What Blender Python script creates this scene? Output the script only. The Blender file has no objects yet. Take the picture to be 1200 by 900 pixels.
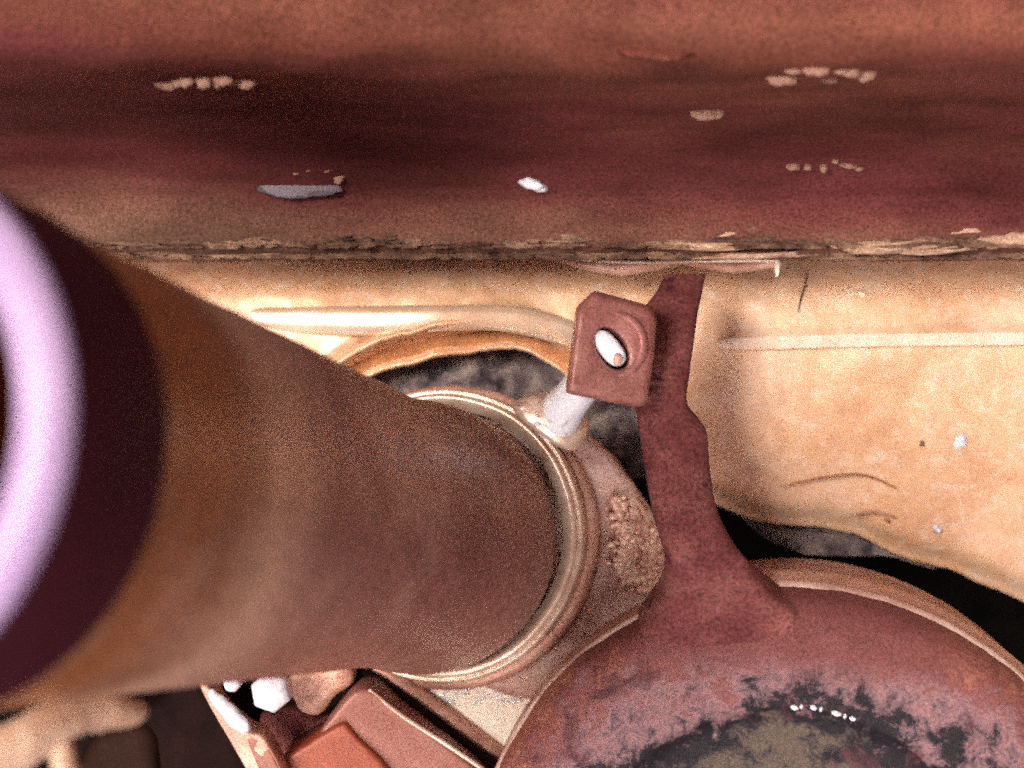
import bpy, math, random
from mathutils import Vector, noise
import mathutils
random.seed(4)
S = bpy.context.scene
K = 0.0006                      # metres across one photo pixel, per metre of distance
# ---------------------------------------------------------------- camera
cam = bpy.data.cameras.new('camera'); camo = bpy.data.objects.new('camera', cam)
S.collection.objects.link(camo); S.camera = camo
camo.rotation_euler = (math.radians(90), 0, 0)
cam.lens = 50; cam.sensor_width = 36; cam.clip_start = 0.005; cam.clip_end = 20
cam.dof.use_dof = True; cam.dof.focus_distance = 0.288; cam.dof.aperture_fstop = 14
# ---------------------------------------------------------------- world and lamps (indoor torch light)
W = bpy.data.worlds.new('World'); S.world = W; W.use_nodes = True
W.node_tree.nodes['Background'].inputs[0].default_value = (1.0, .72, .70, 1)
W.node_tree.nodes['Background'].inputs[1].default_value = 0.50
def lamp(name, loc, target, power, size, col):
    l = bpy.data.lights.new(name, 'AREA'); l.shape = 'DISK'; l.size = size; l.energy = power; l.color = col
    o = bpy.data.objects.new(name, l); S.collection.objects.link(o); o.location = loc
    o.rotation_euler = (Vector(target) - Vector(loc)).to_track_quat('-Z', 'Y').to_euler()
lamp('torch', (-.32, -.42, .115), (.02, .33, .0), 8.4, .24, (1, .90, .82))
lamp('low_lamp', (-.07, -.06, -.36), (-.01, .30, -.05), 2.0, .32, (1, .92, .90))
lamp('overhead_fill', (.05, -.10, .75), (0, .25, .03), 1.3, .25, (1, .85, .72))  # added fill from above, brightens the beam's upper roll
S.view_settings.view_transform = 'Standard'; S.view_settings.look = 'None'
S.view_settings.exposure = 0.12; S.view_settings.gamma = 1; S.view_settings.use_curve_mapping = False

S.cycles.use_denoising = False; S.cycles.use_adaptive_sampling = True; S.cycles.adaptive_threshold = .085; S.cycles.adaptive_min_samples = 8
S.cycles.filter_width = 2.0
# ---------------------------------------------------------------- helpers
def P(px, py, d): return Vector(((px-600)*K*d, d, (450-py)*K*d))
def nz(v, s, o=0): return noise.noise(Vector((v.x*s+o, v.y*s+o*1.7, v.z*s-o)))
def fbm(v, s, o=0, n=4):
    a, t, k = 1, 0, s
    for _ in range(n): t += a*nz(v, k, o); a *= .5; k *= 2.1
    return t
def empty(name, label, cat, loc, group=None):
    o = bpy.data.objects.new(name, None); S.collection.objects.link(o); o.location = loc
    o.empty_display_size = .005; o['label'] = label; o['category'] = cat
    if group: o['group'] = group
    return o
def mesh(name, vs, fs, m, parent=None, loc=None, smooth=True, label=None, kind=None, cat=None, group=None):
    org = Vector(loc) if loc is not None else (Vector(parent['_o']) if parent and '_o' in parent else (parent.location.copy() if parent else Vector((0,0,0))))
    me = bpy.data.meshes.new(name)
    if parent and loc is not None: off = Vector(loc)
    me.from_pydata([tuple(v-org) for v in vs], [], fs); me.update()
    if smooth:
        me.polygons.foreach_set('use_smooth', [True]*len(me.polygons))
    me.materials.append(m)
    o = bpy.data.objects.new(name, me); S.collection.objects.link(o)
    if parent:
        o.parent = parent
        w = Vector((0,0,0)); p = parent
        while p: w += p.location; p = p.parent
        o.location = org - w
    else: o.location = org
    if label: o['label'] = label
    if kind: o['kind'] = kind
    if cat: o['category'] = cat
    if group: o['group'] = group
    return o
def fixn(o):
    import bmesh
    b = bmesh.new(); b.from_mesh(o.data); bmesh.ops.recalc_face_normals(b, faces=b.faces); b.to_mesh(o.data); b.free(); return o
def loops(name, L, m, parent=None, cap0=True, cap1=True, closed=True, **kw):
    n = len(L[0]); vs = [v for l in L for v in l]; fs = []
    for i in range(len(L)-1):
        for j in range(n if closed else n-1):
            k = (j+1) % n; fs.append((i*n+j, i*n+k, (i+1)*n+k, (i+1)*n+j))
    if closed and cap0: fs.append(tuple(range(n))[::-1])
    if closed and cap1: fs.append(tuple((len(L)-1)*n+j for j in range(n)))
    if 'loc' not in kw and parent is not None:
        c = sum(vs, Vector())/len(vs); kw['loc'] = c
    return fixn(mesh(name, vs, fs, m, parent, **kw))
def frame(a):
    a = a.normalized(); u = a.cross(Vector((0,0,1)))
    if u.length < .1: u = a.cross(Vector((1,0,0)))
    u.normalize(); return a, u, a.cross(u).normalized()
def lathe(name, o, ax, prof, m, parent=None, n=96, rough=0, rs=300, cap0=False, cap1=False, **kw):
    a, u, v = frame(ax); L = []
    for s, r in prof:
        l = []
        for j in range(n):
            t = 2*math.pi*j/n; q = o + a*s + (u*math.cos(t)+v*math.sin(t))*r
            if rough: q = q + (q-o-a*s).normalized()*fbm(q, rs)*rough + a*fbm(q, rs, 5)*rough
            l.append(q)
        L.append(l)
    return loops(name, L, m, parent, cap0, cap1, **kw)
def smooth_path(pts, n):
    out = []; m = len(pts)
    for i in range(m-1):
        p0, p1, p2, p3 = pts[max(i-1,0)], pts[i], pts[i+1], pts[min(i+2,m-1)]
        for k in range(n):
            t = k/n
            out.append(tuple(.5*((2*b)+(c-a)*t+(2*a-5*b+4*c-d)*t*t+(3*b-a-3*c+d)*t**3) for a,b,c,d in zip(p0,p1,p2,p3)))
    out.append(tuple(pts[-1])); return out
def interp(pts, x):
    if x <= pts[0][0]: return pts[0][1]
    for (a,b),(c,d) in zip(pts, pts[1:]):
        if x <= c:
            t = (x-a)/(c-a); t = t*t*(3-2*t) if False else t
            return b+(d-b)*t
    return pts[-1][1]
def tube(name, path, m, parent=None, n=20, rough=0, rs=400, **kw):
    # path: (px, py, d, r)
    pts = smooth_path(path, 8); C = [P(*p[:3]) for p in pts]; L = []
    for i, p in enumerate(pts):
        a, u, v = frame(C[min(i+1,len(C)-1)]-C[max(i-1,0)])
        l = []
        for j in range(n):
            t = 2*math.pi*j/n; q = C[i]+(u*math.cos(t)+v*math.sin(t))*p[3]
            if rough: q = q+(q-C[i]).normalized()*fbm(q, rs)*rough
            l.append(q)
        L.append(l)
    return loops(name, L, m, parent, **kw)
def prism(name, out, dep, th, m, parent=None, bev=.0008, sub=3, rough=0, rs=500, bulge=0, **kw):
    """rounded solid with this front outline (photo px), dep = distance or function(px,py), th = thickness"""
    f = dep if callable(dep) else (lambda x, y: dep)
    cx = sum(p[0] for p in out)/len(out); cy = sum(p[1] for p in out)/len(out)
    o2 = []
    for i in range(len(out)):
        a, b = out[i], out[(i+1)%len(out)]
        for k in range(sub): o2.append((a[0]+(b[0]-a[0])*k/sub, a[1]+(b[1]-a[1])*k/sub))
    # round corners a little
    for _ in range(2 if sub > 2 else 0):
        o2 = [((o2[i-1][0]+2*o2[i][0]+o2[(i+1)%len(o2)][0])/4, (o2[i-1][1]+2*o2[i][1]+o2[(i+1)%len(o2)][1])/4) for i in range(len(o2))]
    def loop(s, dd, back=False):
        l = []
        for x, y in o2:
            X, Y = cx+(x-cx)*s, cy+(y-cy)*s
            q = P(X, Y, f(X, Y)); q.y += dd
            if rough: q.y += fbm(q, rs)*rough; q += Vector((nz(q,rs,3),0,nz(q,rs,8)))*rough*(1 if s > .8 else .3)
            l.append(q)
        return l
    r0 = max(((x-cx)**2+(y-cy)**2)**.5 for x, y in out)*K*f(cx, cy)
    e = bev/r0
    L = [loop(.02, -bulge)]+[loop(s, -bulge*(1-s*s)) for s in (.15,.3,.45,.6,.75,.88) if s < 1-2.5*e]
    L += [loop(1-2*e, 0), loop(1-.9*e, bev*.12), loop(1-.25*e, bev*.5), loop(1, bev*1.2), loop(1, th), loop(.5, th)]
    return loops(name, L, m, parent, **kw)
def blob(name, px, py, d, rx, rz, ry, m, parent=None, rough=.25, tilt=0, seed=0, n=14, **kw):
    c = P(px, py, d); L = []; k = K*d
    for i in range(1, n):
        ph = math.pi*i/n; l = []
        for j in range(n+4):
            t = 2*math.pi*j/(n+4); v = Vector((math.sin(ph)*math.cos(t), math.cos(ph), math.sin(ph)*math.sin(t)))
            g = 1+rough*noise.noise(v*1.7+Vector((seed,seed*2,7)))+rough*.4*noise.noise(v*4+Vector((seed,3,7)))
            x, z = v.x*rx*k*g, v.z*rz*k*g
            l.append(c+Vector((x*math.cos(tilt)+z*math.sin(tilt), v.y*ry*g, -x*math.sin(tilt)+z*math.cos(tilt))))
        L.append(l)
    return loops(name, L, m, parent, **kw)

# ---------------------------------------------------------------- materials
def mat(name, cols, rough=.5, metal=0, scale=60, grain=2600, gamt=.5, bump=.3, bscale=900, streak=(1,1,1), lo=.35, hi=.65, spots=None, coat=0, spec=.5):
    """cols: 2-4 base colours mixed by noise; grain: fine dusty speckle; spots: (colour, scale, threshold)"""
    m = bpy.data.materials.new(name); m.use_nodes = True; T = m.node_tree; N = T.nodes; Lk = T.links
    b = N['Principled BSDF']; tc = N.new('ShaderNodeTexCoord')
    mp = N.new('ShaderNodeMapping'); mp.inputs['Scale'].default_value = streak; Lk.new(tc.outputs['Object'], mp.inputs[0])
    def ns(sc, det=6, rg=.6, src=mp, dist=0):
        n = N.new('ShaderNodeTexNoise'); n.inputs['Scale'].default_value = sc; n.inputs['Detail'].default_value = det
        n.inputs['Roughness'].default_value = rg; n.inputs['Distortion'].default_value = dist; Lk.new(src.outputs[0 if src is mp else 'Object'], n.inputs['Vector']); return n
    n1 = ns(scale, 7, .62, dist=.4)
    r = N.new('ShaderNodeValToRGB'); Lk.new(n1.outputs[0], r.inputs[0])
    e = r.color_ramp.elements; k = len(cols)
    e[0].position = lo; e[0].color = (*cols[0], 1); e[1].position = hi; e[1].color = (*cols[-1], 1)
    for i in range(1, k-1):
        x = e.new(lo+(hi-lo)*i/(k-1)); x.color = (*cols[i], 1)
    col = r.outputs[0]
    def mix(mode, f, a, c):
        x = N.new('ShaderNodeMix'); x.data_type = 'RGBA'; x.blend_type = mode
        if isinstance(f, float): x.inputs[0].default_value = f
        else: Lk.new(f, x.inputs[0])
        for s, v in ((6, a), (7, c)):
            if isinstance(v, tuple): x.inputs[s].default_value = (*v, 1)
            else: Lk.new(v, x.inputs[s])
        return x.outputs[2]
    if spots:
        for sc_, ss, th, wd in spots:
            n3 = ns(ss, 5, .7, dist=.8); mr = N.new('ShaderNodeMapRange'); mr.inputs[1].default_value = th; mr.inputs[2].default_value = th+wd
            Lk.new(n3.outputs[0], mr.inputs[0]); col = mix('MIX', mr.outputs[0], col, sc_)
    g = ns(grain, 2, .8, src=tc)
    gr = N.new('ShaderNodeMapRange'); gr.inputs[1].default_value = .3; gr.inputs[2].default_value = .7
    gr.inputs[3].default_value = 1-gamt; gr.inputs[4].default_value = 1+gamt*.9; Lk.new(g.outputs[0], gr.inputs[0])
    cb = N.new('ShaderNodeCombineXYZ')
    for i in range(3): Lk.new(gr.outputs[0], cb.inputs[i])
    col = mix('MULTIPLY', 1.0, col, cb.outputs[0])
    Lk.new(col, b.inputs['Base Color'])
    b.inputs['Metallic'].default_value = metal
    rr = N.new('ShaderNodeMapRange'); rr.inputs[3].default_value = max(.03, rough-.12); rr.inputs[4].default_value = min(1, rough+.12)
    Lk.new(n1.outputs[0], rr.inputs[0]); Lk.new(rr.outputs[0], b.inputs['Roughness'])
    b.inputs['Specular IOR Level'].default_value = spec
    b.inputs['Coat Weight'].default_value = coat; b.inputs['Coat Roughness'].default_value = .15
    bn = ns(bscale, 5, .65); bm = N.new('ShaderNodeBump'); bm.inputs['Strength'].default_value = bump; bm.inputs['Distance'].default_value = .0004
    Lk.new(bn.outputs[0], bm.inputs['Height']); Lk.new(bm.outputs[0], b.inputs['Normal'])
    return m
M = {}
M['beam'] = mat('dusty_rust', [(.060,.014,.012),(.105,.030,.022),(.19,.075,.045)], .8, 0, 22, 1900, .55, .35, 700, (.22,1,1.6), spec=.04)
M['crust'] = mat('dust_crust', [(0.042, 0.021, 0.0168), (0.12, 0.066, 0.045), (0.252, 0.156, 0.102)], .9, 0, 160, 1900, .5, .8, 900, (.5,1,1), spec=0.1)
M['scale'] = mat('pale_scale', [(.16,.08,.055),(.34,.21,.14),(.50,.34,.24)], .85, 0, 190, 1900, .45, .8, 900, (.5,1,1), spec=.1)
M['housing'] = mat('brushed_copper', [(0.636, 0.3277, 0.1714), (0.8056, 0.4819, 0.2795), (0.9116, 0.6168, 0.4147)], .40, .2, 34, 1900, .16, .18, 330, (.8,1,1), lo=.30, hi=.66, spots=[((.90,.72,.57),260,.50,.28), ((.58,.35,.23),40,.62,.25)])
M['rib'] = mat('pale_copper', [(.86,.62,.45),(.93,.78,.62)], .35, .2, 120, 1900, .18)
M['polish'] = mat('polished_copper', [(.80,.52,.33),(.90,.68,.50)], .20, .5, 40, 1900, .06, .04, coat=.8)
M['orange'] = mat('bare_copper_edge', [(.42,.17,.07),(.60,.30,.13)], .35, .3, 90, 1900, .2)
M['grey'] = mat('grey_scale', [(0.04, 0.0304, 0.0368), (0.152, 0.1178, 0.12), (0.288, 0.228, 0.2)], .85, 0, 150, 1900, .4, .8, 700, spec=0.1)
M['void'] = mat('black_void', [(.004,.004,.004),(.010,.009,.008)], .95, 0, 40, 1900, .5, spec=0)
M['tube'] = mat('dull_copper', [(0.1485, 0.0408, 0.0238), (0.198, 0.0681, 0.0382), (0.2475, 0.1, 0.0551)], .42, .2, 30, 2400, .45, .12, 700)
M['sootpipe'] = mat('sooty_bore', [(0.1638, 0.0547, 0.0299), (0.2808, 0.0978, 0.0449)], .8, 0, 30, 2400, .4, spec=0.05)
M['heat'] = mat('heat_tinted_copper', [(.36,.12,.03),(.30,.11,.04),(.25,.11,.06)], .5, .35, 40, 4200, .3, .1)
M['sleeve'] = mat('dark_plum_shade', [(0.028, 0.0045, 0.0084), (0.048, 0.0081, 0.0144)], .6, 0, 30, 5000, .6, .1, spec=0.1)
M['lip'] = mat('lilac_white_enamel', [(0.289, 0.1972, 0.3516), (0.3612, 0.2584, 0.4264)], .3, 0, 80, 5000, .1, .05, spec=0.2)
M['collar'] = mat('worn_pink_brass', [(0.4752, 0.297, 0.22), (0.648, 0.462, 0.352), (0.8208, 0.66, 0.539)], .28, .35, 70, 3000, .25, .15, 600)
M['plate'] = mat('flange_copper', [(0.391, 0.1782, 0.1288), (0.552, 0.299, 0.2184), (0.69, 0.437, 0.336)], .5, .2, 70, 1900, .35, .4, 700)
M['flange'] = mat('pale_pink_flange', [(.46,.26,.21),(.62,.41,.34),(.72,.53,.45)], .4, .1, 70, 1900, .3, .35, 700)
M['weld'] = mat('weld_bead', [(0.45, 0.21, 0.15), (0.825, 0.51, 0.39), (0.93, 0.72, 0.57)], .35, .2, 260, 1900, .3, .6, 900)
M['arm'] = mat('maroon_bracket', [(.10,.026,.026),(.145,.044,.040),(.20,.078,.068)], .75, .0, 75, 1400, .55, .3, 600, lo=.36, hi=.66, spots=[((.060,.013,.020),95,.57,.08)], spec=.1)
M['nut'] = mat('pink_brown_nut', [(0.2184, 0.075, 0.063), (0.294, 0.1162, 0.0985), (0.3528, 0.1575, 0.1339)], .45, .15, 90, 1900, .4, .25, 700)
M['white'] = mat('bright_glint', [(.50,.46,.50),(.66,.66,.72),(.76,.76,.80)], .28, 0, 140, 1900, .12, .25, coat=.4, spots=[((.42,.27,.22),170,.62,.08)])
M['cream'] = mat('cream_casting', [(0.88, 0.713, 0.552), (0.93, 0.897, 0.768)], .5, 0, 50, 1900, .12, .2)
M['sparkle'] = mat('sparkling_grit', [(.80,.72,.66),(.95,.94,.92)], .15, .3, 500, 1900, .2, .6, coat=.6)
M['lid'] = None
M['block'] = mat('red_copper_block', [(0.2356, 0.0812, 0.054), (0.2976, 0.1218, 0.09)], .5, .1, 60, 1900, .3, .2)
M['blockside'] = mat('orange_red_side', [(0.21, 0.036, 0.012), (0.294, 0.066, 0.024)], .5, .1, 90, 1900, .3, .2)
M['hose'] = mat('tan_hose', [(0.432, 0.2662, 0.1748), (0.594, 0.4223, 0.3128)], .55, 0, 60, 3500, .2, .2)
M['dark'] = mat('near_black_brown', [(.006,.003,.003),(.016,.007,.006)], .8, 0, 60, 3500, .5, spec=0.05)
M['fleck'] = mat('pale_fleck', [(0.108, 0.0385, 0.0266), (0.18, 0.084, 0.056), (0.3024, 0.175, 0.126)], .7, 0, 420, 1900, .2)
M['fleckblue'] = mat('blue_grey_fleck', [(.06,.035,.04),(.11,.085,.11)], .5, 0, 200, 1900, .2)

def lid_material():
    """corroded lid: olive grey centre, black blotches round it, mauve, then maroon copper to the edge"""
    m = bpy.data.materials.new('corroded_lid'); m.use_nodes = True; T = m.node_tree; N = T.nodes; Lk = T.links; b = N['Principled BSDF']
    tc = N.new('ShaderNodeTexCoord'); ln = N.new('ShaderNodeVectorMath'); ln.operation = 'LENGTH'; Lk.new(tc.outputs['Object'], ln.inputs[0])
    def ns(sc, det=7, rg=.65, dist=.6):
        n = N.new('ShaderNodeTexNoise'); n.inputs['Scale'].default_value = sc; n.inputs['Detail'].default_value = det
        n.inputs['Roughness'].default_value = rg; n.inputs['Distortion'].default_value = dist; Lk.new(tc.outputs['Object'], n.inputs['Vector']); return n.outputs[0]
    def ma(op, a, c):
        x = N.new('ShaderNodeMath'); x.operation = op
        for i, v in enumerate((a, c)):
            if isinstance(v, (int, float)): x.inputs[i].default_value = v
            else: Lk.new(v, x.inputs[i])
        return x.outputs[0]
    w = ma('ADD', ln.outputs['Value'], ma('MULTIPLY', ma('SUBTRACT', ns(42), .5), .055))
    w = ma('ADD', w, ma('MULTIPLY', ma('SUBTRACT', ns(210, 6, .78), .5), .042))
    r = N.new('ShaderNodeValToRGB'); mr = ma('DIVIDE', w, .07); Lk.new(mr, r.inputs[0]); e = r.color_ramp.elements
    stops = [(0,(.085,.06,.042)),(.46,(.09,.065,.05)),(.52,(.035,.026,.028)),(.56,(.007,.005,.008)),(.64,(.012,.008,.012)),(.685,(.12,.07,.08)),(.75,(.22,.115,.12)),(.82,(.17,.066,.066)),(.89,(.19,.065,.052)),(.94,(.27,.105,.075)),(1,(.27,.10,.07))]
    e[0].position = 0; e[0].color = (*stops[0][1],1); e[1].position = 1; e[1].color = (*stops[-1][1],1)
    for p, c in stops[1:-1]: x = e.new(p); x.color = (*c,1)
    def mix(mode, f, a, c):
        x = N.new('ShaderNodeMix'); x.data_type = 'RGBA'; x.blend_type = mode
        if isinstance(f, float): x.inputs[0].default_value = f
        else: Lk.new(f, x.inputs[0])
        for s, v in ((6, a), (7, c)):
            if isinstance(v, tuple): x.inputs[s].default_value = (*v, 1)
            else: Lk.new(v, x.inputs[s])
        return x.outputs[2]
    def mrange(v, a, c, lo=0, hi=1):
        x = N.new('ShaderNodeMapRange'); x.inputs[1].default_value = a; x.inputs[2].default_value = c; x.inputs[3].default_value = lo; x.inputs[4].default_value = hi
        Lk.new(v, x.inputs[0]); return x.outputs[0]
    col = mix('MIX', mrange(ns(85), .56, .66), r.outputs[0], (.075,.025,.03))
    # the bracket arm's shadow, painted maroon on the upper part of the lid
    sp = N.new('ShaderNodeSeparateXYZ'); Lk.new(tc.outputs['Object'], sp.inputs[0])
    zz = ma('ADD', sp.outputs[2], ma('MULTIPLY', ma('SUBTRACT', ns(50), .5), .012))
    xx = mrange(ma('ABSOLUTE', ma('ADD', sp.outputs[0], .012), 0), .036, .060, 1, 0)
    col = mix('MIX', ma('MULTIPLY', mrange(zz, .0475, .0530), xx), col, (.140,.043,.039))
    g = mrange(ns(1900, 2, .8, 0), .3, .7, .6, 1.4); cb = N.new('ShaderNodeCombineXYZ')
    for i in range(3): Lk.new(g, cb.inputs[i])
    col = mix('MULTIPLY', 1.0, col, cb.outputs[0]); Lk.new(col, b.inputs['Base Color'])
    b.inputs['Roughness'].default_value = .55; b.inputs['Metallic'].default_value = .0; b.inputs['Specular IOR Level'].default_value = .2
    bm = N.new('ShaderNodeBump'); bm.inputs['Strength'].default_value = .6; bm.inputs['Distance'].default_value = .0008
    Lk.new(ns(240, 8, .7), bm.inputs['Height']); Lk.new(bm.outputs[0], b.inputs['Normal'])
    return m
M['lid'] = lid_material()

# ---------------------------------------------------------------- background: unlit void behind everything, painted black
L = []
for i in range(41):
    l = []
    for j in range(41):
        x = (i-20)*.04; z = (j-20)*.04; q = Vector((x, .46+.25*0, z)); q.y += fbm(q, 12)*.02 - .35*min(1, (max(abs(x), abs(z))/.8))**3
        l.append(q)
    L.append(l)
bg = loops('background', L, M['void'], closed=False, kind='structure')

# ---------------------------------------------------------------- rusty beam across the top
beam = empty('rusty_beam', 'rust-brown dusty metal beam running right across the top above the pale copper housing', 'beam', P(600, 306, .31))
prof = smooth_path([(-330,.36),(-300,.30),(-220,.256),(-120,.236),(-20,.226),(40,.226),(80,.232),(108,.245),(140,.262),(185,.284),(222,.293),(240,.2955),(262,.2965),(284,.298),(298,.302),(304,.310),(305,.335),(305,.36)], 6)
L = []
for i in range(261):
    X = -.30 + i*.0024; l = []
    for py, d in prof:
        q = P(600, py + 3*noise.noise(Vector((X*20, 0, 1))) , d); q.x = X
        a = .0010 if py < 235 else .0007
        q.y += fbm(q, 45, 2)*.0022*(1 if py < 225 else .4) + fbm(q, 420, 4, 3)*(.00008 if py < 235 else .0004)
        q.z += fbm(q, 60, 7)*.0006
        l.append(q)
    L.append(l)
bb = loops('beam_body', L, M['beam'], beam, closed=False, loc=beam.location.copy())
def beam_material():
    # rust brown upper roll, recess shade painted maroon on the web, dusty lip: bands with ragged, wandering limits
    m = M['beam'].copy(); m.name = 'rust_shade_bands'; T = m.node_tree; N = T.nodes; Lk = T.links
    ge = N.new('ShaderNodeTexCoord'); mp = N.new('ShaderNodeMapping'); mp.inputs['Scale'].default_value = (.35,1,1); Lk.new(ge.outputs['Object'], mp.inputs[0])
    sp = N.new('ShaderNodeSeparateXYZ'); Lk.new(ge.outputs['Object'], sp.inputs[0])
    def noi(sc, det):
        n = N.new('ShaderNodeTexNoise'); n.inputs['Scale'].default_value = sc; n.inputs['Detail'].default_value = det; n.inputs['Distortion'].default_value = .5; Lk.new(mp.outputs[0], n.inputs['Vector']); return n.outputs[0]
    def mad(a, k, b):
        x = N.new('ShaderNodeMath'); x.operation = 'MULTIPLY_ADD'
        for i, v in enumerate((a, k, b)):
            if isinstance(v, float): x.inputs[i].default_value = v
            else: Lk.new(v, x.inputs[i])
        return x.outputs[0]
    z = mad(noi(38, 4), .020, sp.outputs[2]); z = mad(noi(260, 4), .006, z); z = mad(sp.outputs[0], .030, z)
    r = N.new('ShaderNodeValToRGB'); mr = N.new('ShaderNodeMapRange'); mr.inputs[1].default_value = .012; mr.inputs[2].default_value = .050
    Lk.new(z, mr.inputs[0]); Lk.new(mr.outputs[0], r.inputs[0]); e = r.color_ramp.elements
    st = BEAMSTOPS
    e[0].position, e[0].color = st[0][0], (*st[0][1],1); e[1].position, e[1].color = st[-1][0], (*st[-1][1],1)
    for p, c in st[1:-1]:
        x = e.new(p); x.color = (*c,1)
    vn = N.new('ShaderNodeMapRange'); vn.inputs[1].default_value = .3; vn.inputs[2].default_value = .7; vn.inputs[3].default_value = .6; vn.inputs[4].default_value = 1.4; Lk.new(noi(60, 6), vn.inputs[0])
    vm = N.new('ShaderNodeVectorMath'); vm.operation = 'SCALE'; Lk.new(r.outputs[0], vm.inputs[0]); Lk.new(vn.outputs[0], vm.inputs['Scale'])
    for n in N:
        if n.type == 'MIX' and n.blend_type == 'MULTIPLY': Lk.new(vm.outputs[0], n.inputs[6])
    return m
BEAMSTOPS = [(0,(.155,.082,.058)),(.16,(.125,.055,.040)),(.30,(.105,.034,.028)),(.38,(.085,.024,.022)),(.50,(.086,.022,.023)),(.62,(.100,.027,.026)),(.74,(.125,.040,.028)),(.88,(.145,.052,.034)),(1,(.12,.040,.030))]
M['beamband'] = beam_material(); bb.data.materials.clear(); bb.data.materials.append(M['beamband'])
def beam_d(py): return interp(prof, py)
# crusted dust along the lower edge: many small uneven flakes joined
vs, fs = [], []
def add_lump(c, rx, ry, rz, sd):
    b0 = len(vs); nn = 6
    for i in range(1, 4):
        ph = math.pi*i/4
        for j in range(nn):
            t = 2*math.pi*j/nn; v = Vector((math.sin(ph)*math.cos(t), -math.cos(ph), math.sin(ph)*math.sin(t)))
            g = 1+.5*noise.noise(v*2+Vector((sd,1,2))); vs.append(c+Vector((v.x*rx*g, v.y*ry*g, v.z*rz*g)))
    for i in range(2):
        for j in range(nn): fs.append((b0+i*nn+j, b0+i*nn+(j+1)%nn, b0+(i+1)*nn+(j+1)%nn, b0+(i+1)*nn+j))
    fs.append(tuple(b0+j for j in range(nn))); fs.append(tuple(b0+2*nn+j for j in range(nn))[::-1])
for i in range(2600):
    px = random.uniform(-50, 1250); py = 303-abs(random.gauss(0, 16 if px < 620 else 24)); py = max(py, 236)
    d = .2975 if py < 290 else .301
    s = random.uniform(.0002, .0009)*(1.2 if px > 650 else .9)
    add_lump(P(px, py, d)+Vector((0,.0004,0)), s*random.uniform(1.2, 4.5), s*.6, s*random.uniform(.35,.8), i*.37)
fixn(mesh('dust_crust', vs, fs, M['crust'], beam, kind='stuff', label='crusted dust and scale along the lower edge of the beam'))
# larger pale slabs of scale on the right
for k, (px, py, rx, rz) in enumerate([(1120,266,95,13),(1190,278,60,12),(1045,288,70,8),(820,288,70,5),(880,300,60,4),(1180,245,40,5),(960,272,45,5),(835,272,28,6),(1100,293,40,5)]):
    blob('scale_flake', px, py, .2985, rx, rz, .0012, M['scale'], beam, .6, .06*math.sin(k*3), k*3.1)
# raised blobs for blurred lettering, and flecks
def row_marks(pts, d, m, nm='mark_blob'):
    for k, (x, y, rx, rz) in enumerate(pts): x += random.uniform(-4,4)*(rx < 20); y += random.uniform(-3,3)*(rx < 20); rx *= random.uniform(.7,1.25); rz *= random.uniform(.7,1.25); blob(nm, x, y, beam_d(y)+(.0001 if rx < 30 else -.0008), rx*1.5, rz*1.2, .0004, m, beam, .35, .2*math.sin(k*5), k*1.3+x)
row_marks([(192,97,9,7),(208,93,8,6),(222,90,8,7),(236,90,9,8),(248,94,8,7),(260,90,8,7),(272,95,6,6),(289,97,8,8)], .2525, M['fleck'])
row_marks([(918,90,11,8),(934,84,9,7),(950,80,8,8),(966,79,9,8),(982,82,9,7),(998,84,9,6),(1013,88,12,7),(970,95,8,5)], .2525, M['fleck'])
row_marks([(328,200,5,4),(346,197,4,5),(362,196,4,5),(379,198,4,4),(396,203,5,8)], .287, M['fleck'])
row_marks([(930,197,5,5),(946,193,4,5),(968,196,3,6),(975,190,3,3),(990,192,6,5),(1008,198,4,4)], .2865, M['fleck'])
row_marks([(350,219,32,11)], .291, M['fleckblue'], 'paint_fleck')
row_marks([(827,131,17,8)], .268, M['fleck'], 'paint_fleck')
row_marks([(770,57,34,9)], .2475, M['beam'], 'paint_fleck')
for x, y, a, b_ in [(622,215,15,7),(632,220,9,6)]:
    blob('white_chip', x, y, beam_d(y)-.0005, a, b_, .0012, M['white'], beam, .3, .25, x)

# ---------------------------------------------------------------- copper housing under the beam
yb = [(-400,640),(250,560),(380,470),(420,445),(450,431),(480,424),(510,416),(545,411),(575,407),(600,405),(622,411),(645,424),(668,440),(700,455),(735,466),(765,480),(785,540),(812,575),(845,592),(880,606),(915,613),(960,615),(1000,622),(1035,640),(1070,654),(1110,664),(1150,680),(1200,702),(1300,760),(1700,900)]
house = empty('copper_housing', 'pale tan copper housing with an arched opening, between the beam and the dark gap', 'housing', P(800, 600, .34))
def hd(px, py, Y):
    # distance of the sheet: gently rounded barrel, rolled lip along the lower edge
    base = .330 + .010*((py-400)/150)**2*(1 if py < 400 else .12)
    t = Y-py                                       # px above the edge
    if px < 760:
        f = max(0, min(1, (760-px)/120))
        base -= f*.0060*math.exp(-((t-34)/11)**2) - f*.004*math.exp(-((t-14)/14)**2)
    else:
        base += .0035*math.exp(-(t/16)**2)
    return base
L = []
for i in range(430):
    px = -300+i*4.2; Y = interp(yb, px)+2.2*noise.noise(Vector((px*.03,0,0)))+1.2*noise.noise(Vector((px*.12,3,0))); l = []
    for j in range(91):
        t = (j/90)**.8; py = 262+(Y-262)*t; d = hd(px, py, Y); q = P(px, py, d)
        q.y += fbm(q, 40, 3)*.0009 + nz(q, 320, 9)*.00012*(1 if px > 760 else .3)
        l.append(q)
    e = l[-1]
    for dz, dy in ((-.0006,.0006),(-.0008,.002),(-.0004,.0045)): l.append(e+Vector((0, dy, dz)))
    L.append(l)
loops('housing_shell', L, M['housing'], house, closed=False)
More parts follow.
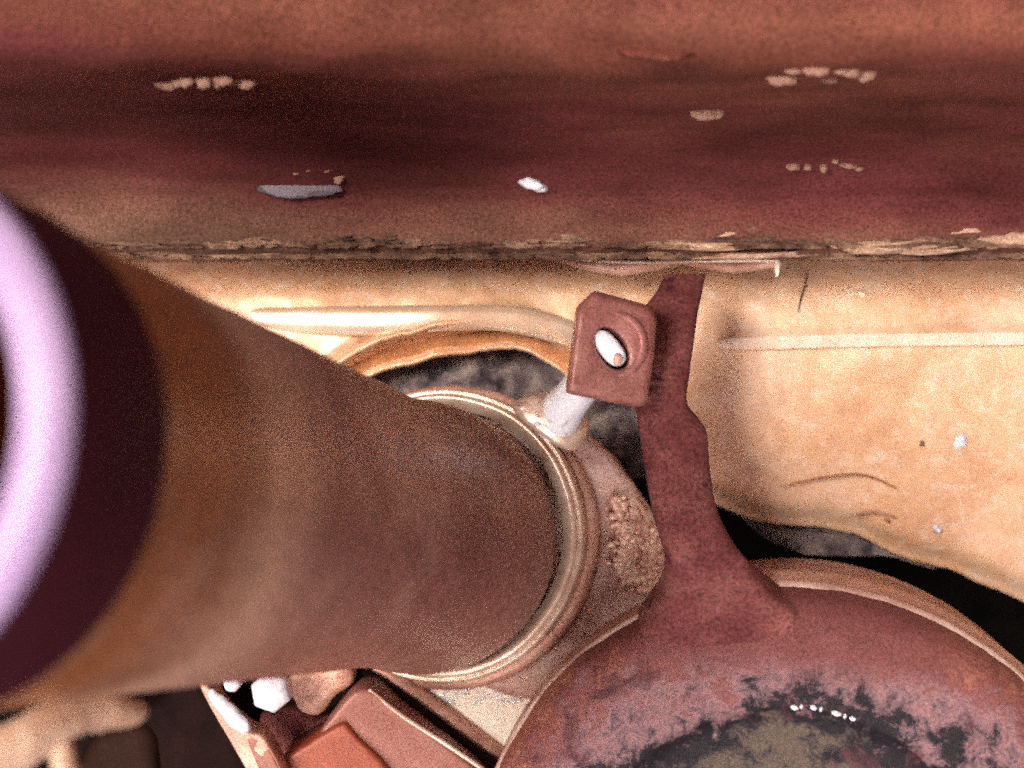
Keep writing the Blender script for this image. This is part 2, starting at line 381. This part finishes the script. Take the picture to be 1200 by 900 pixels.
# orange inner flange of the arch (left)
L = []
for i in range(50):
    px = 330+i*7.0; Y = interp(yb, px); l = []
    for j, (o, dd) in enumerate([(-34,-.0035),(-26,-.0030),(-16,-.0012),(-6,-.0006),(1,.0002),(3,.0015),(1,.005)]):
        w = max(0, min(1, (700-px)/30)); dd += .012*(1-w); q = P(px, Y+o+ (1-w)*abs(o)*.4, .3335+dd); q.y += fbm(q, 120)*.0003; l.append(q)
    L.append(l)
loops('arch_flange', L, M['orange'], house, closed=False, label='orange bare copper flange round the arched opening')
# bright ridge over the arch
def band(name, pts, m, parent, ry=.4, **kw):
    pp = smooth_path(pts, 8); L = []
    for i, (x, y, d, r) in enumerate(pp):
        l = []
        for j in range(16):
            t = 2*math.pi*j/16; q = P(x, y, d)+Vector((0, -math.sin(t)*r*ry, math.cos(t)*r)); l.append(q)
        L.append(l)
    return loops(name, L, m, parent, **kw)
band('arch_ridge', [(150,366,.334,.0010),(260,372,.3318,.0022),(350,375,.3296,.0030),(400,376,.3280,.0034),(440,376,.3268,.0034),(490,374,.3260,.0032),(530,373,.3258,.0030),(580,373,.3260,.0030),(630,380,.3262,.0034),(680,396,.327,.0030),(705,408,.332,.0015)], M['polish'], house, .28, label='bright polished ridge above the arched opening')
prism('raised_rib', [(839,395),(1000,391),(1200,389),(1400,388),(1400,402),(1200,404),(1000,406),(840,411)], lambda x, y: .3276, .006, M['rib'], house, bev=.0004, sub=4, label='straight raised rib running to the right')
for (x, y, a, b_, m) in [(1126,516,12,15,'white'),(1098,620,9,6,'white'),(1080,520,5,5,'fleck'),(1170,430,6,5,'rib'),(1010,345,8,5,'rib'),(1040,610,5,3,'orange')]:
    blob('pale_spot', x, y, .331 if y < 560 else .3325, a*.7, b_*.7, .0009, M[m], house, .5, .5, x)
tube('dark_scratch', [(947,320,.3315,.00012),(943,335,.3305,.00018),(938,352,.3298,.00016),(935,366,.3292,.0001)], M['dark'], house, n=6, label='thin dark hairline scratch')
tube('seam_line', [(915,570,.3285,.0002),(960,560,.3286,.0003),(1010,556,.3285,.0003),(1050,572,.3282,.0002)], M['orange'], house, n=6)
tube('seam_line', [(1000,603,.3302,.0003),(1025,600,.3304,.0004),(1048,606,.3302,.0003)], M['plate'], house, n=6)
# ragged thin lip strip hanging below the beam
strip = empty('lip_strip', 'thin curled copper strip tucked under the beam, right end bent down', 'strip', P(790, 303, .31))
L = []
for i in range(62):
    px = 655+i*4.27; t = i/61
    low = interp([(655,306),(690,318),(730,324),(775,316),(800,310),(830,316),(860,321),(880,318),(912,313)], px); l = []
    for s, dd in ((0,.0),(.25,-.0014),(.6,-.002),(.9,-.0014),(1,-.0004),(.98,.001)):
        q = P(px, 301+(low-301)*s, .312+dd); q.y += fbm(q, 200)*.0006; l.append(q)
    L.append(l)
loops('strip_body', L, M['plate'], strip, closed=False)
prism('bent_end', [(907,302),(914,301),(914,318),(911,326),(909,318)], .3085, .003, M['cream'], strip, bev=.0003, label='bright down-turned end of the strip')
tube('strip_edge', [(660,303,.3105,.0003),(740,307,.3095,.0005),(830,305,.309,.0006),(910,304,.3085,.0006)], M['rib'], strip, n=8)

# ---------------------------------------------------------------- grey scaled casting behind the arch
gc = empty('grey_casting', 'rough grey scaled metal seen through the arched opening behind the pipe', 'casting', P(560, 470, .36))
L = []
for i in range(90):
    l = []
    for j in range(50):
        px = 330+i*8.6; low = interp([(330,620),(690,600),(720,560),(760,560),(860,600),(900,634),(940,648),(990,652),(1040,650),(1070,660),(1110,672),(1200,712)], px)
        py = 330+(low-330)*j/49
        q = P(px, py, .345); q.y += fbm(q, 70, 3)*.004+fbm(q, 260, 2, 4)*.0022
        l.append(q)
    L.append(l)
loops('casting_face', L, M['grey'], gc, closed=False)

# ---------------------------------------------------------------- pipe towards the camera, with its mouth at the left
VP = (999, 718)
AX = Vector(((VP[0]-600)*K, 1, (450-VP[1])*K)); F = P(480, 627, .300); AL = AX.length
R0 = 146*K*.300
pipe = empty('copper_pipe', 'fat dull copper pipe reaching from the left edge to the clamp collar in the middle', 'pipe', F)
def s_of(d): return (d-.300)*AL
prof = []
for i in range(80):
    d = .1415+(.312-.1415)*i/79; t = max(0, min(1, (d-.272)/.036))
    prof.append((s_of(d), R0*(1+.105*t*t*(3-2*t))))
prof += [(s_of(.3132), R0*1.09), (s_of(.3138), R0*1.03)]
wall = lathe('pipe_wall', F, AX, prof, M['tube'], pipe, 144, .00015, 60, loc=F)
def heat_sheen_material():
    # heat tint along the pipe: orange next to the sleeve, a pale reflection painted in, then dull brown
    m = M['tube'].copy(); m.name = 'heat_and_sheen_pipe'; T = m.node_tree; N = T.nodes; Lk = T.links
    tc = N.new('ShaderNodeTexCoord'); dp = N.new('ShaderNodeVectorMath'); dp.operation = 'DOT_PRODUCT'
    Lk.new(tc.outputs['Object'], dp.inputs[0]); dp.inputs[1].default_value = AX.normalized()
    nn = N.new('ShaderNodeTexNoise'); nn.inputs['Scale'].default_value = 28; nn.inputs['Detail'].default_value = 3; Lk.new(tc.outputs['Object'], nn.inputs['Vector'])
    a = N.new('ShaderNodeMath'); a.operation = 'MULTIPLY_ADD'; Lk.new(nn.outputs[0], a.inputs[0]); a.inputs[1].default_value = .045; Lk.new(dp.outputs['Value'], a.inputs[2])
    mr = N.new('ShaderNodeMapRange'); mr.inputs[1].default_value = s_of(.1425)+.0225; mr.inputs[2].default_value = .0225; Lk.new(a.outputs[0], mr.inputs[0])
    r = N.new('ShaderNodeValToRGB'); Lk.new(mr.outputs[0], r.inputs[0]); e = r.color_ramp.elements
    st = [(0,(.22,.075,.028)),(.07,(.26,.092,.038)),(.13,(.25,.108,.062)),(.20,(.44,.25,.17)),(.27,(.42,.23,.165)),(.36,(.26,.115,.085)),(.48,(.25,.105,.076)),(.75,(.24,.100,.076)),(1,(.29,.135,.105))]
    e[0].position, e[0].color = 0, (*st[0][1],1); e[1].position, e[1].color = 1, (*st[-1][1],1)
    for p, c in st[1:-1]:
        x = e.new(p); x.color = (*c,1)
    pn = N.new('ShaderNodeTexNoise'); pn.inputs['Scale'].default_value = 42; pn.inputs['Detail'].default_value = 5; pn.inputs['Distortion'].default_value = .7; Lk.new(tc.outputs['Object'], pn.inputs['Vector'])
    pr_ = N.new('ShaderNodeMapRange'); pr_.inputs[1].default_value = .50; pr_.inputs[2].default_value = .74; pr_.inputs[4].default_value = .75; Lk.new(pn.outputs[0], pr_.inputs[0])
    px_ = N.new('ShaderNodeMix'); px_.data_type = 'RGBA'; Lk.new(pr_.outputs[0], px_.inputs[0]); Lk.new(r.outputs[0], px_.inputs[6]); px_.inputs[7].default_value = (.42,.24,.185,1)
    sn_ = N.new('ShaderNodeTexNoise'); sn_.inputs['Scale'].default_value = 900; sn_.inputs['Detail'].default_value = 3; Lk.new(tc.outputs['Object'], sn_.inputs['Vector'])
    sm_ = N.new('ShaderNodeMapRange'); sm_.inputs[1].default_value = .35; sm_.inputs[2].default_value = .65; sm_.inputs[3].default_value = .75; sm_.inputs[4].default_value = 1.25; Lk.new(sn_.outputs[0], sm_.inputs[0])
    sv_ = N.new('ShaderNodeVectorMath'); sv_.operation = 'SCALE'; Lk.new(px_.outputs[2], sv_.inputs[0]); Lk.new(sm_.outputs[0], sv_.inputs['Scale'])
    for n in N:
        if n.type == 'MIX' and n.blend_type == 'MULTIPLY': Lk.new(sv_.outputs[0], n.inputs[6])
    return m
M['pipe'] = heat_sheen_material(); wall.data.materials.clear(); wall.data.materials.append(M['pipe'])
lathe('shaded_sleeve', F, AX, [(s_of(.127), R0-.003), (s_of(.1275), R0+.0003), (s_of(.128), R0+.0005), (s_of(.135), R0+.0005), (s_of(.142), R0+.0005), (s_of(.1431), R0+.0004), (s_of(.1433), R0-.0004)], M['sleeve'], pipe, 144, label='dark plum sleeve at the near end, shade painted into its colour')  # shade of the pipe's near end put into the plum colour
lip = []
for i in range(17):
    t = math.pi*i/16
    lip.append((s_of(.1268)-.0022*math.sin(t), R0-.0022+.0028*math.cos(t)))
lathe('mouth_rim', F, AX, lip+[lip[0]], M['lip'], pipe, 144, label='bright lilac-white rim of the pipe mouth')
lathe('inner_wall', F, AX, [(s_of(.1272), R0-.0048), (s_of(.15), R0-.0048), (s_of(.25), R0-.0048), (s_of(.252), .0001)], M['sootpipe'], pipe, 96)

# ---------------------------------------------------------------- clamp collar at the pipe's far end
CC = P(516, 626, .316); RC = 171*K*.316
col = empty('clamp_collar', 'pinkish brass clamp collar and flange round the far end of the fat copper pipe', 'collar', CC)
lathe('collar_ring', CC, AX, [(-.001, RC*.86), (-.0022, RC*.90), (-.0030, RC*.93), (-.0028, RC*.955), (-.0016, RC*.965), (-.0010, RC*.972), (-.0016, RC*.98), (-.0014, RC*.995), (.0005, RC*1.003), (.004, RC*1.0), (.009, RC*.99)], M['collar'], col, 160, .0002, 70)
lathe('collar_base', CC+AX*.004, AX, [(0, RC*.8), (0, RC*1.02), (.001, RC*1.055), (.0035, RC*1.06), (.010, RC*1.05)], M['plate'], col, 128, .0003, 60)
fl = [(560,500),(640,492),(688,508),(722,536),(748,572),(772,612),(796,662),(800,700),(770,735),(720,765),(680,800),(640,830),(540,800),(500,700),(500,600)]
prism('flange_plate', fl, lambda x, y: .3175+.00003*(x-640), .008, M['flange'], col, bev=.0022, sub=5, rough=.0006, rs=180, bulge=.0005)
# rough weld run on the flange: crumbs joined
vs, fs = [], []
path = [(722,585),(728,600),(732,618),(738,640),(733,662),(745,680),(768,682),(784,672),(782,650),(770,625)]
for i in range(420):
    t = random.random()**.8*(len(path)-1.001); k = int(t); f = t-k
    x = path[k][0]+(path[k+1][0]-path[k][0])*f+random.gauss(0,6); y = path[k][1]+(path[k+1][1]-path[k][1])*f+random.gauss(0,5)
    s = random.uniform(.0004,.0012); add_lump(P(x, y, .3170+.00003*(x-640)-.0012), s*1.2, s, s, i*.71)
fixn(mesh('weld_crumbs', vs, fs, M['weld'], col, kind='stuff', label='rough crumbly weld run on the flange'))
blob('weld_pool', 750, 635, .3206, 26, 52, .0016, M['weld'], col, .5, -.4, 4)
# lug for the bolt
prism('bolt_lug', [(600,476),(614,463),(640,458),(666,466),(686,484),(692,504),(686,520),(672,530),(654,526),(634,510),(612,496)], lambda x, y: .2900+.00006*(x-620), .012, M['collar'], col, bev=.0026, sub=4, rough=.0004, rs=200, bulge=.0012, label='pale lug where the white bolt enters')
blob('bright_spot', 630, 497, .2885, 4, 3, .0006, M['white'], col, .2)

# ---------------------------------------------------------------- canister, bottom right, with bracket arm
CX = Vector((.21, 1, .02)).normalized(); CO = P(927, 1083, .279)
can = empty('round_canister', 'round corroded copper canister at the lower right with a maroon bracket arm rising from it', 'canister', CO)
pr = [(0,0),(.0020,.012),(.0026,.026),(.0026,.034),(.0020,.0385),(.0008,.0412),(-.0004,.0428),(-.0008,.0445),(-.0012,.048),(-.0010,.053),(-.0002,.0575),(.0012,.0610),(.0034,.0636),(.0060,.0650),(.0076,.0654)]
pr = smooth_path([(a+.004*0, max(b,.0003)) for a, b in pr], 4)
lid = lathe('lid', CO, CX, pr, M['lid'], can, 200, .00045, 130, loc=CO)
M['side'] = mat('orange_copper_side', [(.34,.15,.11),(.46,.25,.19),(.58,.36,.28)], .4, .25, 60, 1900, .3, .2)
lathe('rim', CO, CX, [(.0074,.0648),(.0078,.0657),(.0088,.0662),(.0100,.0660),(.0108,.0650)], M['flange'], can, 200, .0001, 90, label='light copper rim round the lid')
lathe('canister_side', CO, CX, [(.0104,.0650),(.0118,.0652),(.0150,.0664),(.0180,.0670),(.0210,.0666),(.024,.0655),(.05,.0650)], M['side'], can, 160, .0001, 90)
# arm
sec = [(322,779,826,.3005),(340,770,823,.2965),(365,752,819,.2925),(400,744,814,.2885),(440,742,808,.2860),(470,744,806,.2845),(488,748,818,.2845),(505,750,828,.283),(530,753,831,.281),(560,757,834,.279),(590,763,839,.277),(615,769,848,.2755),(640,777,862,.2746),(662,780,882,.2746),(680,772,905,.2746),(698,760,925,.2747),(716,748,945,.2749),(738,740,958,.2750),(756,742,958,.2750),(776,752,945,.2750)]
from mathutils.bvhtree import BVHTree
bv = BVHTree.FromPolygons([v.co+CO for v in lid.data.vertices], [tuple(p.vertices) for p in lid.data.polygons])
def lid_d(x, y):
    for k in range(40):
        h = bv.ray_cast(Vector((0,0,0)), P(x, y+3*k, 1).normalized())
        if h[0]: return h[0].y
sec = smooth_path(sec, 5); L = []
for y, xl, xr, d in sec:
    l = []; w = (xr-xl)/2; c = (xl+xr)/2; n = 40; th = .0022
    m_ = max(0, min(1, (y-625)/145)); m_ = m_*m_*(3-2*m_); foot = max(0, min(1, (y-655)/40))
    for j in range(n):
        t = 2*math.pi*j/n; cu = math.cos(t); su = math.sin(t)
        X = c+w*math.copysign(abs(cu)**.55, cu); dy = th*math.copysign(abs(su)**.6, su)+.0012*cu*cu*(1 if y > 470 else .3)
        dd = d
        if m_ > 0:
            end = lid_d(X, 772)+.0012                      # strip runs down on to the crown of the lid
            dd = d+(end-d)*m_; dy *= 1-.75*m_
            here = lid_d(X, y)+.0022                       # and its flanks flare back on to the shoulder
            e_ = abs(cu)**3*foot; dd = dd+(max(here, dd)-dd)*e_
        q = P(X, y, dd); q.y += dy
        q += Vector((nz(q,90,2)*.0003, fbm(q,160,5)*.0005*(1-m_*.7), 0)); l.append(q)
    L.append(l)
loops('bracket_arm', L, M['arm'], can, label='maroon bracket strip rising from the lid to the square nut')
for k, (x, y, a) in enumerate([(931,829,5),(939,828,2),(953,829,4),(962,831,2),(980,836,6),(990,839,2),(999,842,4)]):
    blob('glint_blob', x, y, lid_d(x, y)-.0002, a, 3, .0005, M['white'], can, .3, .3, x)  # highlights along the recess edge, modelled as white blobs
blob('rivet_hole', 785, 340, .2972, 6, 11, .0008, M['dark'], can, .3, .4)

# ---------------------------------------------------------------- square nut and bolt
nut = empty('square_nut', 'pink-brown square nut on the bracket with a round raised boss and the bolt tip showing', 'nut', P(715, 408, .278))
def ray(poly, cx, cy, t):
    dx, dy = math.cos(t), math.sin(t); best = 1e9
    for i in range(len(poly)):
        (x1,y1),(x2,y2) = poly[i], poly[(i+1)%len(poly)]
        den = dx*(y2-y1)-dy*(x2-x1)
        if abs(den) < 1e-9: continue
        s = ((x1-cx)*(y2-y1)-(y1-cy)*(x2-x1))/den; u = ((x1-cx)*dy-(y1-cy)*dx)/den
        if s > 0 and -1e-6 <= u <= 1+1e-6: best = min(best, s)
    return best
poly = [(697,339),(764,357),(772,372),(768,420),(760,474),(748,478),(664,461),(677,358)]
cx, cy = 716, 409
def nd(x, y): return .2715+.000075*(x-716)-.00002*(y-409)
N = 96
def nl(fo, dd, hole=None):
    l = []
    for j in range(N):
        t = 2*math.pi*j/N; ro = sum(ray(poly, cx, cy, t+o) for o in (-.03,0,.03))/3; ri = hole*(1+.0*t) if hole else None
        if hole: x, y = cx+1+math.cos(t)*hole*.86+math.sin(t)*hole*.22, cy+math.sin(t)*hole*1.12+math.cos(t)*hole*.22
        else: x, y = cx+ro*fo*math.cos(t), cy+ro*fo*math.sin(t)
        q = P(x, y, nd(x, y)); q.y += dd + fbm(q, 220, 3)*.0002; l.append(q)
    return l
loops('nut_body', [nl(0,.006,20), nl(0,.002,21), nl(0,.0004,23), nl(0,0,25), nl(.62,0), nl(.80,0), nl(.88,.0001), nl(.94,.0007), nl(.98,.0017), nl(1,.0032), nl(1,.008), nl(.97,.0095), nl(.4,.0095)], M['nut'], nut, cap0=False)
# raised round boss: partial ring on the right of the hole
L = []
for i in range(50):
    t = math.radians(-100+190*i/49); w = math.sin(math.pi*i/49)**.5; l = []
    for j in range(10):
        a = 2*math.pi*j/10; r = 36+6.5*w*math.cos(a); x, y = 722+r*math.cos(t)*.9, 404+r*math.sin(t)*1.0
        q = P(x, y, nd(x, y)); q.y += .0003-.0011*w*math.sin(a); l.append(q)
    L.append(l)
loops('raised_boss', L, M['nut'], nut)
bolt = empty('white_bolt', 'glossy white bolt running from the pale collar lug up through the square nut', 'bolt', P(650, 490, .303))
A = P(650, 492, .296); B = P(716, 409, .2745)
ax = (B-A).normalized(); ln = (B-A).length
lathe('shank', A, ax, [(-.001,.0050),(.002,.0048),(.005,.0044),(.009,.0040),(ln*.75,.0036),(ln*.9,.0034)], M['white'], bolt, 48, .0001, 200)
tp = []
for dd, f in ((.004,1),(.0008,1),(.0002,.93),(-.0002,.75),(-.0004,.4),(-.0004,.02)):
    l = []
    for j in range(40):
        t = 2*math.pi*j/40; c_, s_ = math.cos(t), math.sin(t)
        ex = 24*math.copysign(abs(c_)**.75, c_)*f; ey = 13*math.copysign(abs(s_)**.85, s_)*f; an = math.radians(50)
        x = 714.5+ex*math.cos(an)-ey*math.sin(an); y = 408+ex*math.sin(an)+ey*math.cos(an)
        q = P(x, y, .2712); q.y += dd+fbm(q, 300)*.0002; l.append(q)
    tp.append(l)
loops('bolt_tip', tp, M['white'], bolt)
blob('rust_spot', 724, 421, .2710, 6, 7, .0006, M['plate'], bolt, .3)

# ---------------------------------------------------------------- lower left machinery
cr = empty('cream_casting', 'bright cream casting with sparkling grit wedged between collar and canister', 'casting', P(560, 850, .325))
prism('casting_body', [(395,770),(520,760),(660,750),(660,820),(600,905),(585,960),(480,880)], lambda x, y: .318+.00002*(850-y), .02, M['cream'], cr, bev=.001, sub=4, rough=.0003, rs=200)
vs, fs = [], []
for i in range(1100):
    x = random.uniform(465, 648); y = 792+random.random()**1.5*34+(x-560)*-.05; s = random.uniform(.00015,.00055)
    add_lump(P(x, y, .3182+.00002*(850-y)), s*1.5, s, s, i*.53)
fixn(mesh('sparkling_grit', vs, fs, M['sparkle'], cr, kind='stuff', label='sparkling white grit on the cream casting'))
blob('bright_spot', 541, 851, .3175, 4, 3, .0008, M['white'], cr, .3)
seam = mesh  # readability
tube('dark_groove', [(400,782,.313,.0020),(440,803,.3125,.0022),(500,846,.3115,.0024),(560,889,.311,.0022),(620,930,.310,.0024)], M['dark'], cr, rough=.0002, label='dark brown groove along the edge of the cream casting')
tube('groove_bevel', [(438,782,.3170,.0018),(475,806,.3165,.0022),(530,846,.316,.0022),(592,892,.3155,.0020)], M['plate'], cr)

blk = empty('copper_block', 'reddish copper block with slanted corners at the bottom edge beside the bright cream casting', 'block', P(450, 900, .30))
prism('block_body', [(408,812),(432,806),(470,838),(520,872),(590,925),(560,1010),(470,1000),(350,892)], lambda x, y: .298+.00002*(x-450), .03, M['block'], blk, bev=.0010, sub=4, rough=.0003, rs=200)
prism('block_side', [(318,902),(345,880),(400,846),(408,850),(452,900),(500,960),(480,1000),(320,1000)], .2955, .03, M['blockside'], blk, bev=.0010, sub=4, rough=.0003, rs=200, label='orange-red lower side of the block')
tube('block_edge', [(432,808,.2985,.0004),(470,838,.2985,.0005),(530,877,.2985,.0005),(600,925,.2985,.0005)], M['collar'], blk, n=10)
pk = empty('pink_bracket', 'small pinkish copper bracket beside the white hexagonal nut under the pipe', 'bracket', P(370, 820, .31))
prism('bracket_body', [(325,785),(410,775),(418,800),(395,815),(372,842),(352,838),(340,815)], .306, .008, M['plate'], pk, bev=.0012, sub=4, rough=.0005, rs=200, bulge=.0006)
prism('bracket_foot', [(300,835),(345,828),(372,846),(395,830),(400,850),(340,900),(320,930),(300,880)], .312, .008, M['arm'], pk, bev=.0012, sub=4, rough=.0006, rs=200)

hx = empty('hexagonal_nut', 'larger glossy white hexagonal nut tucked under the pipe', 'nut', P(314, 813, .29))
def hexagon(cx, cy, r, rot): return [(cx+r*math.cos(rot+k*math.pi/3), cy+r*math.sin(rot+k*math.pi/3)) for k in range(6)]
def ringnut(parent, nm, cx, cy, r, rot, d, m):
    h = hexagon(cx, cy, r, rot); N = 48
    def lp(f, dd, circ=False):
        l = []
        for j in range(N):
            t = 2*math.pi*j/N; ro = r*f if circ else ray(h, cx, cy, t)*f
            x, y = cx+ro*math.cos(t), cy+ro*math.sin(t); q = P(x, y, d+.00008*(x-cx)); q.y += dd; l.append(q)
        return l
    return loops(nm, [lp(.02,-.0004,True), lp(.4,-.0003,True), lp(.78,0,True), lp(.95,.0007), lp(1,.0014), lp(1,.006), lp(.5,.006)], m, parent)
ringnut(hx, 'nut_body', 316, 813, 25, .35, .288, M['white'])
sn = empty('small_nut', 'tiny white hexagonal nut just left of the larger white one', 'nut', P(271, 802, .285))
ringnut(sn, 'nut_body', 271, 802, 11, .2, .284, M['white'])

rail = empty('guide_rail', 'narrow pinkish rail slanting down to the bottom edge with a glossy white screw on it', 'rail', P(290, 860, .29))
rl = [(228,800),(240,800),(262,832),(290,856),(310,862),(340,925),(345,960),(315,960),(290,905)]
prism('rail_body', rl, lambda x, y: .2885, .008, M['plate'], rail, bev=.0012, sub=4, rough=.0003, rs=200)
prism('rail_end', [(283,858),(306,858),(330,905),(345,960),(322,960),(305,905)], .2885, .004, M['block'], rail, bev=.0008, sub=3, label='paler end piece of the rail')
scw = empty('white_screw', 'glossy white screw lying along the slanting rail', 'screw', P(268, 833, .285))
tube('screw_shank', [(246,810,.2865,.0007),(254,820,.2860,.0013),(268,834,.2855,.0016),(280,846,.2855,.0017),(290,856,.286,.0010)], M['white'], scw, rough=.0003)
tube('screw_head', [(276,838,.2846,.0008),(284,848,.2840,.0013),(290,855,.2846,.0007)], M['white'], scw, n=12)

hose = empty('tan_hose', 'blurred tan hose curving in from the bottom left corner under the pipe mouth', 'hose', P(20, 870, .2))
tube('hose_body', [(-90, 985, 0.1658, 0.00357), (-20, 905, 0.17, 0.00357), (30, 866, 0.1734, 0.00306), (75, 843, 0.1768, 0.00246), (110, 835, 0.1802, 0.0023), (140, 836, 0.1827, 0.00221), (158, 834, 0.1853, 0.0017), (166, 830, 0.187, 0.00068)], M['hose'], hose, rough=.0008, rs=120)
tube('hose_branch', [(62, 850, 0.1759, 0.00187), (70, 880, 0.1751, 0.00153), (78, 910, 0.1742, 0.00153), (80, 960, 0.1742, 0.0017)], M['hose'], hose, rough=.0005, rs=120)
hs = empty('gap_filler', 'added near-black filler for the shaded gap between the tan hose and the slanting rail', 'filler', P(170, 900, .27))  # dark solid added to stand for the shaded gap
prism('filler_body', [(70,870),(100,835),(170,825),(210,800),(236,800),(275,850),(300,905),(320,990),(60,990)], .300, .03, M['dark'], hs, bev=.003, sub=5, rough=.0015, rs=120)
prism('filler_face', [(95,860),(170,850),(185,880),(180,990),(60,990)], .297, .004, mat('brown_filler', [(.016,.007,.005),(.030,.014,.010)], .7, 0, 60, 3500, .5, spec=.05), hs, bev=.003, sub=4, rough=.001, rs=120, label='slightly lighter brown face of the gap filler')
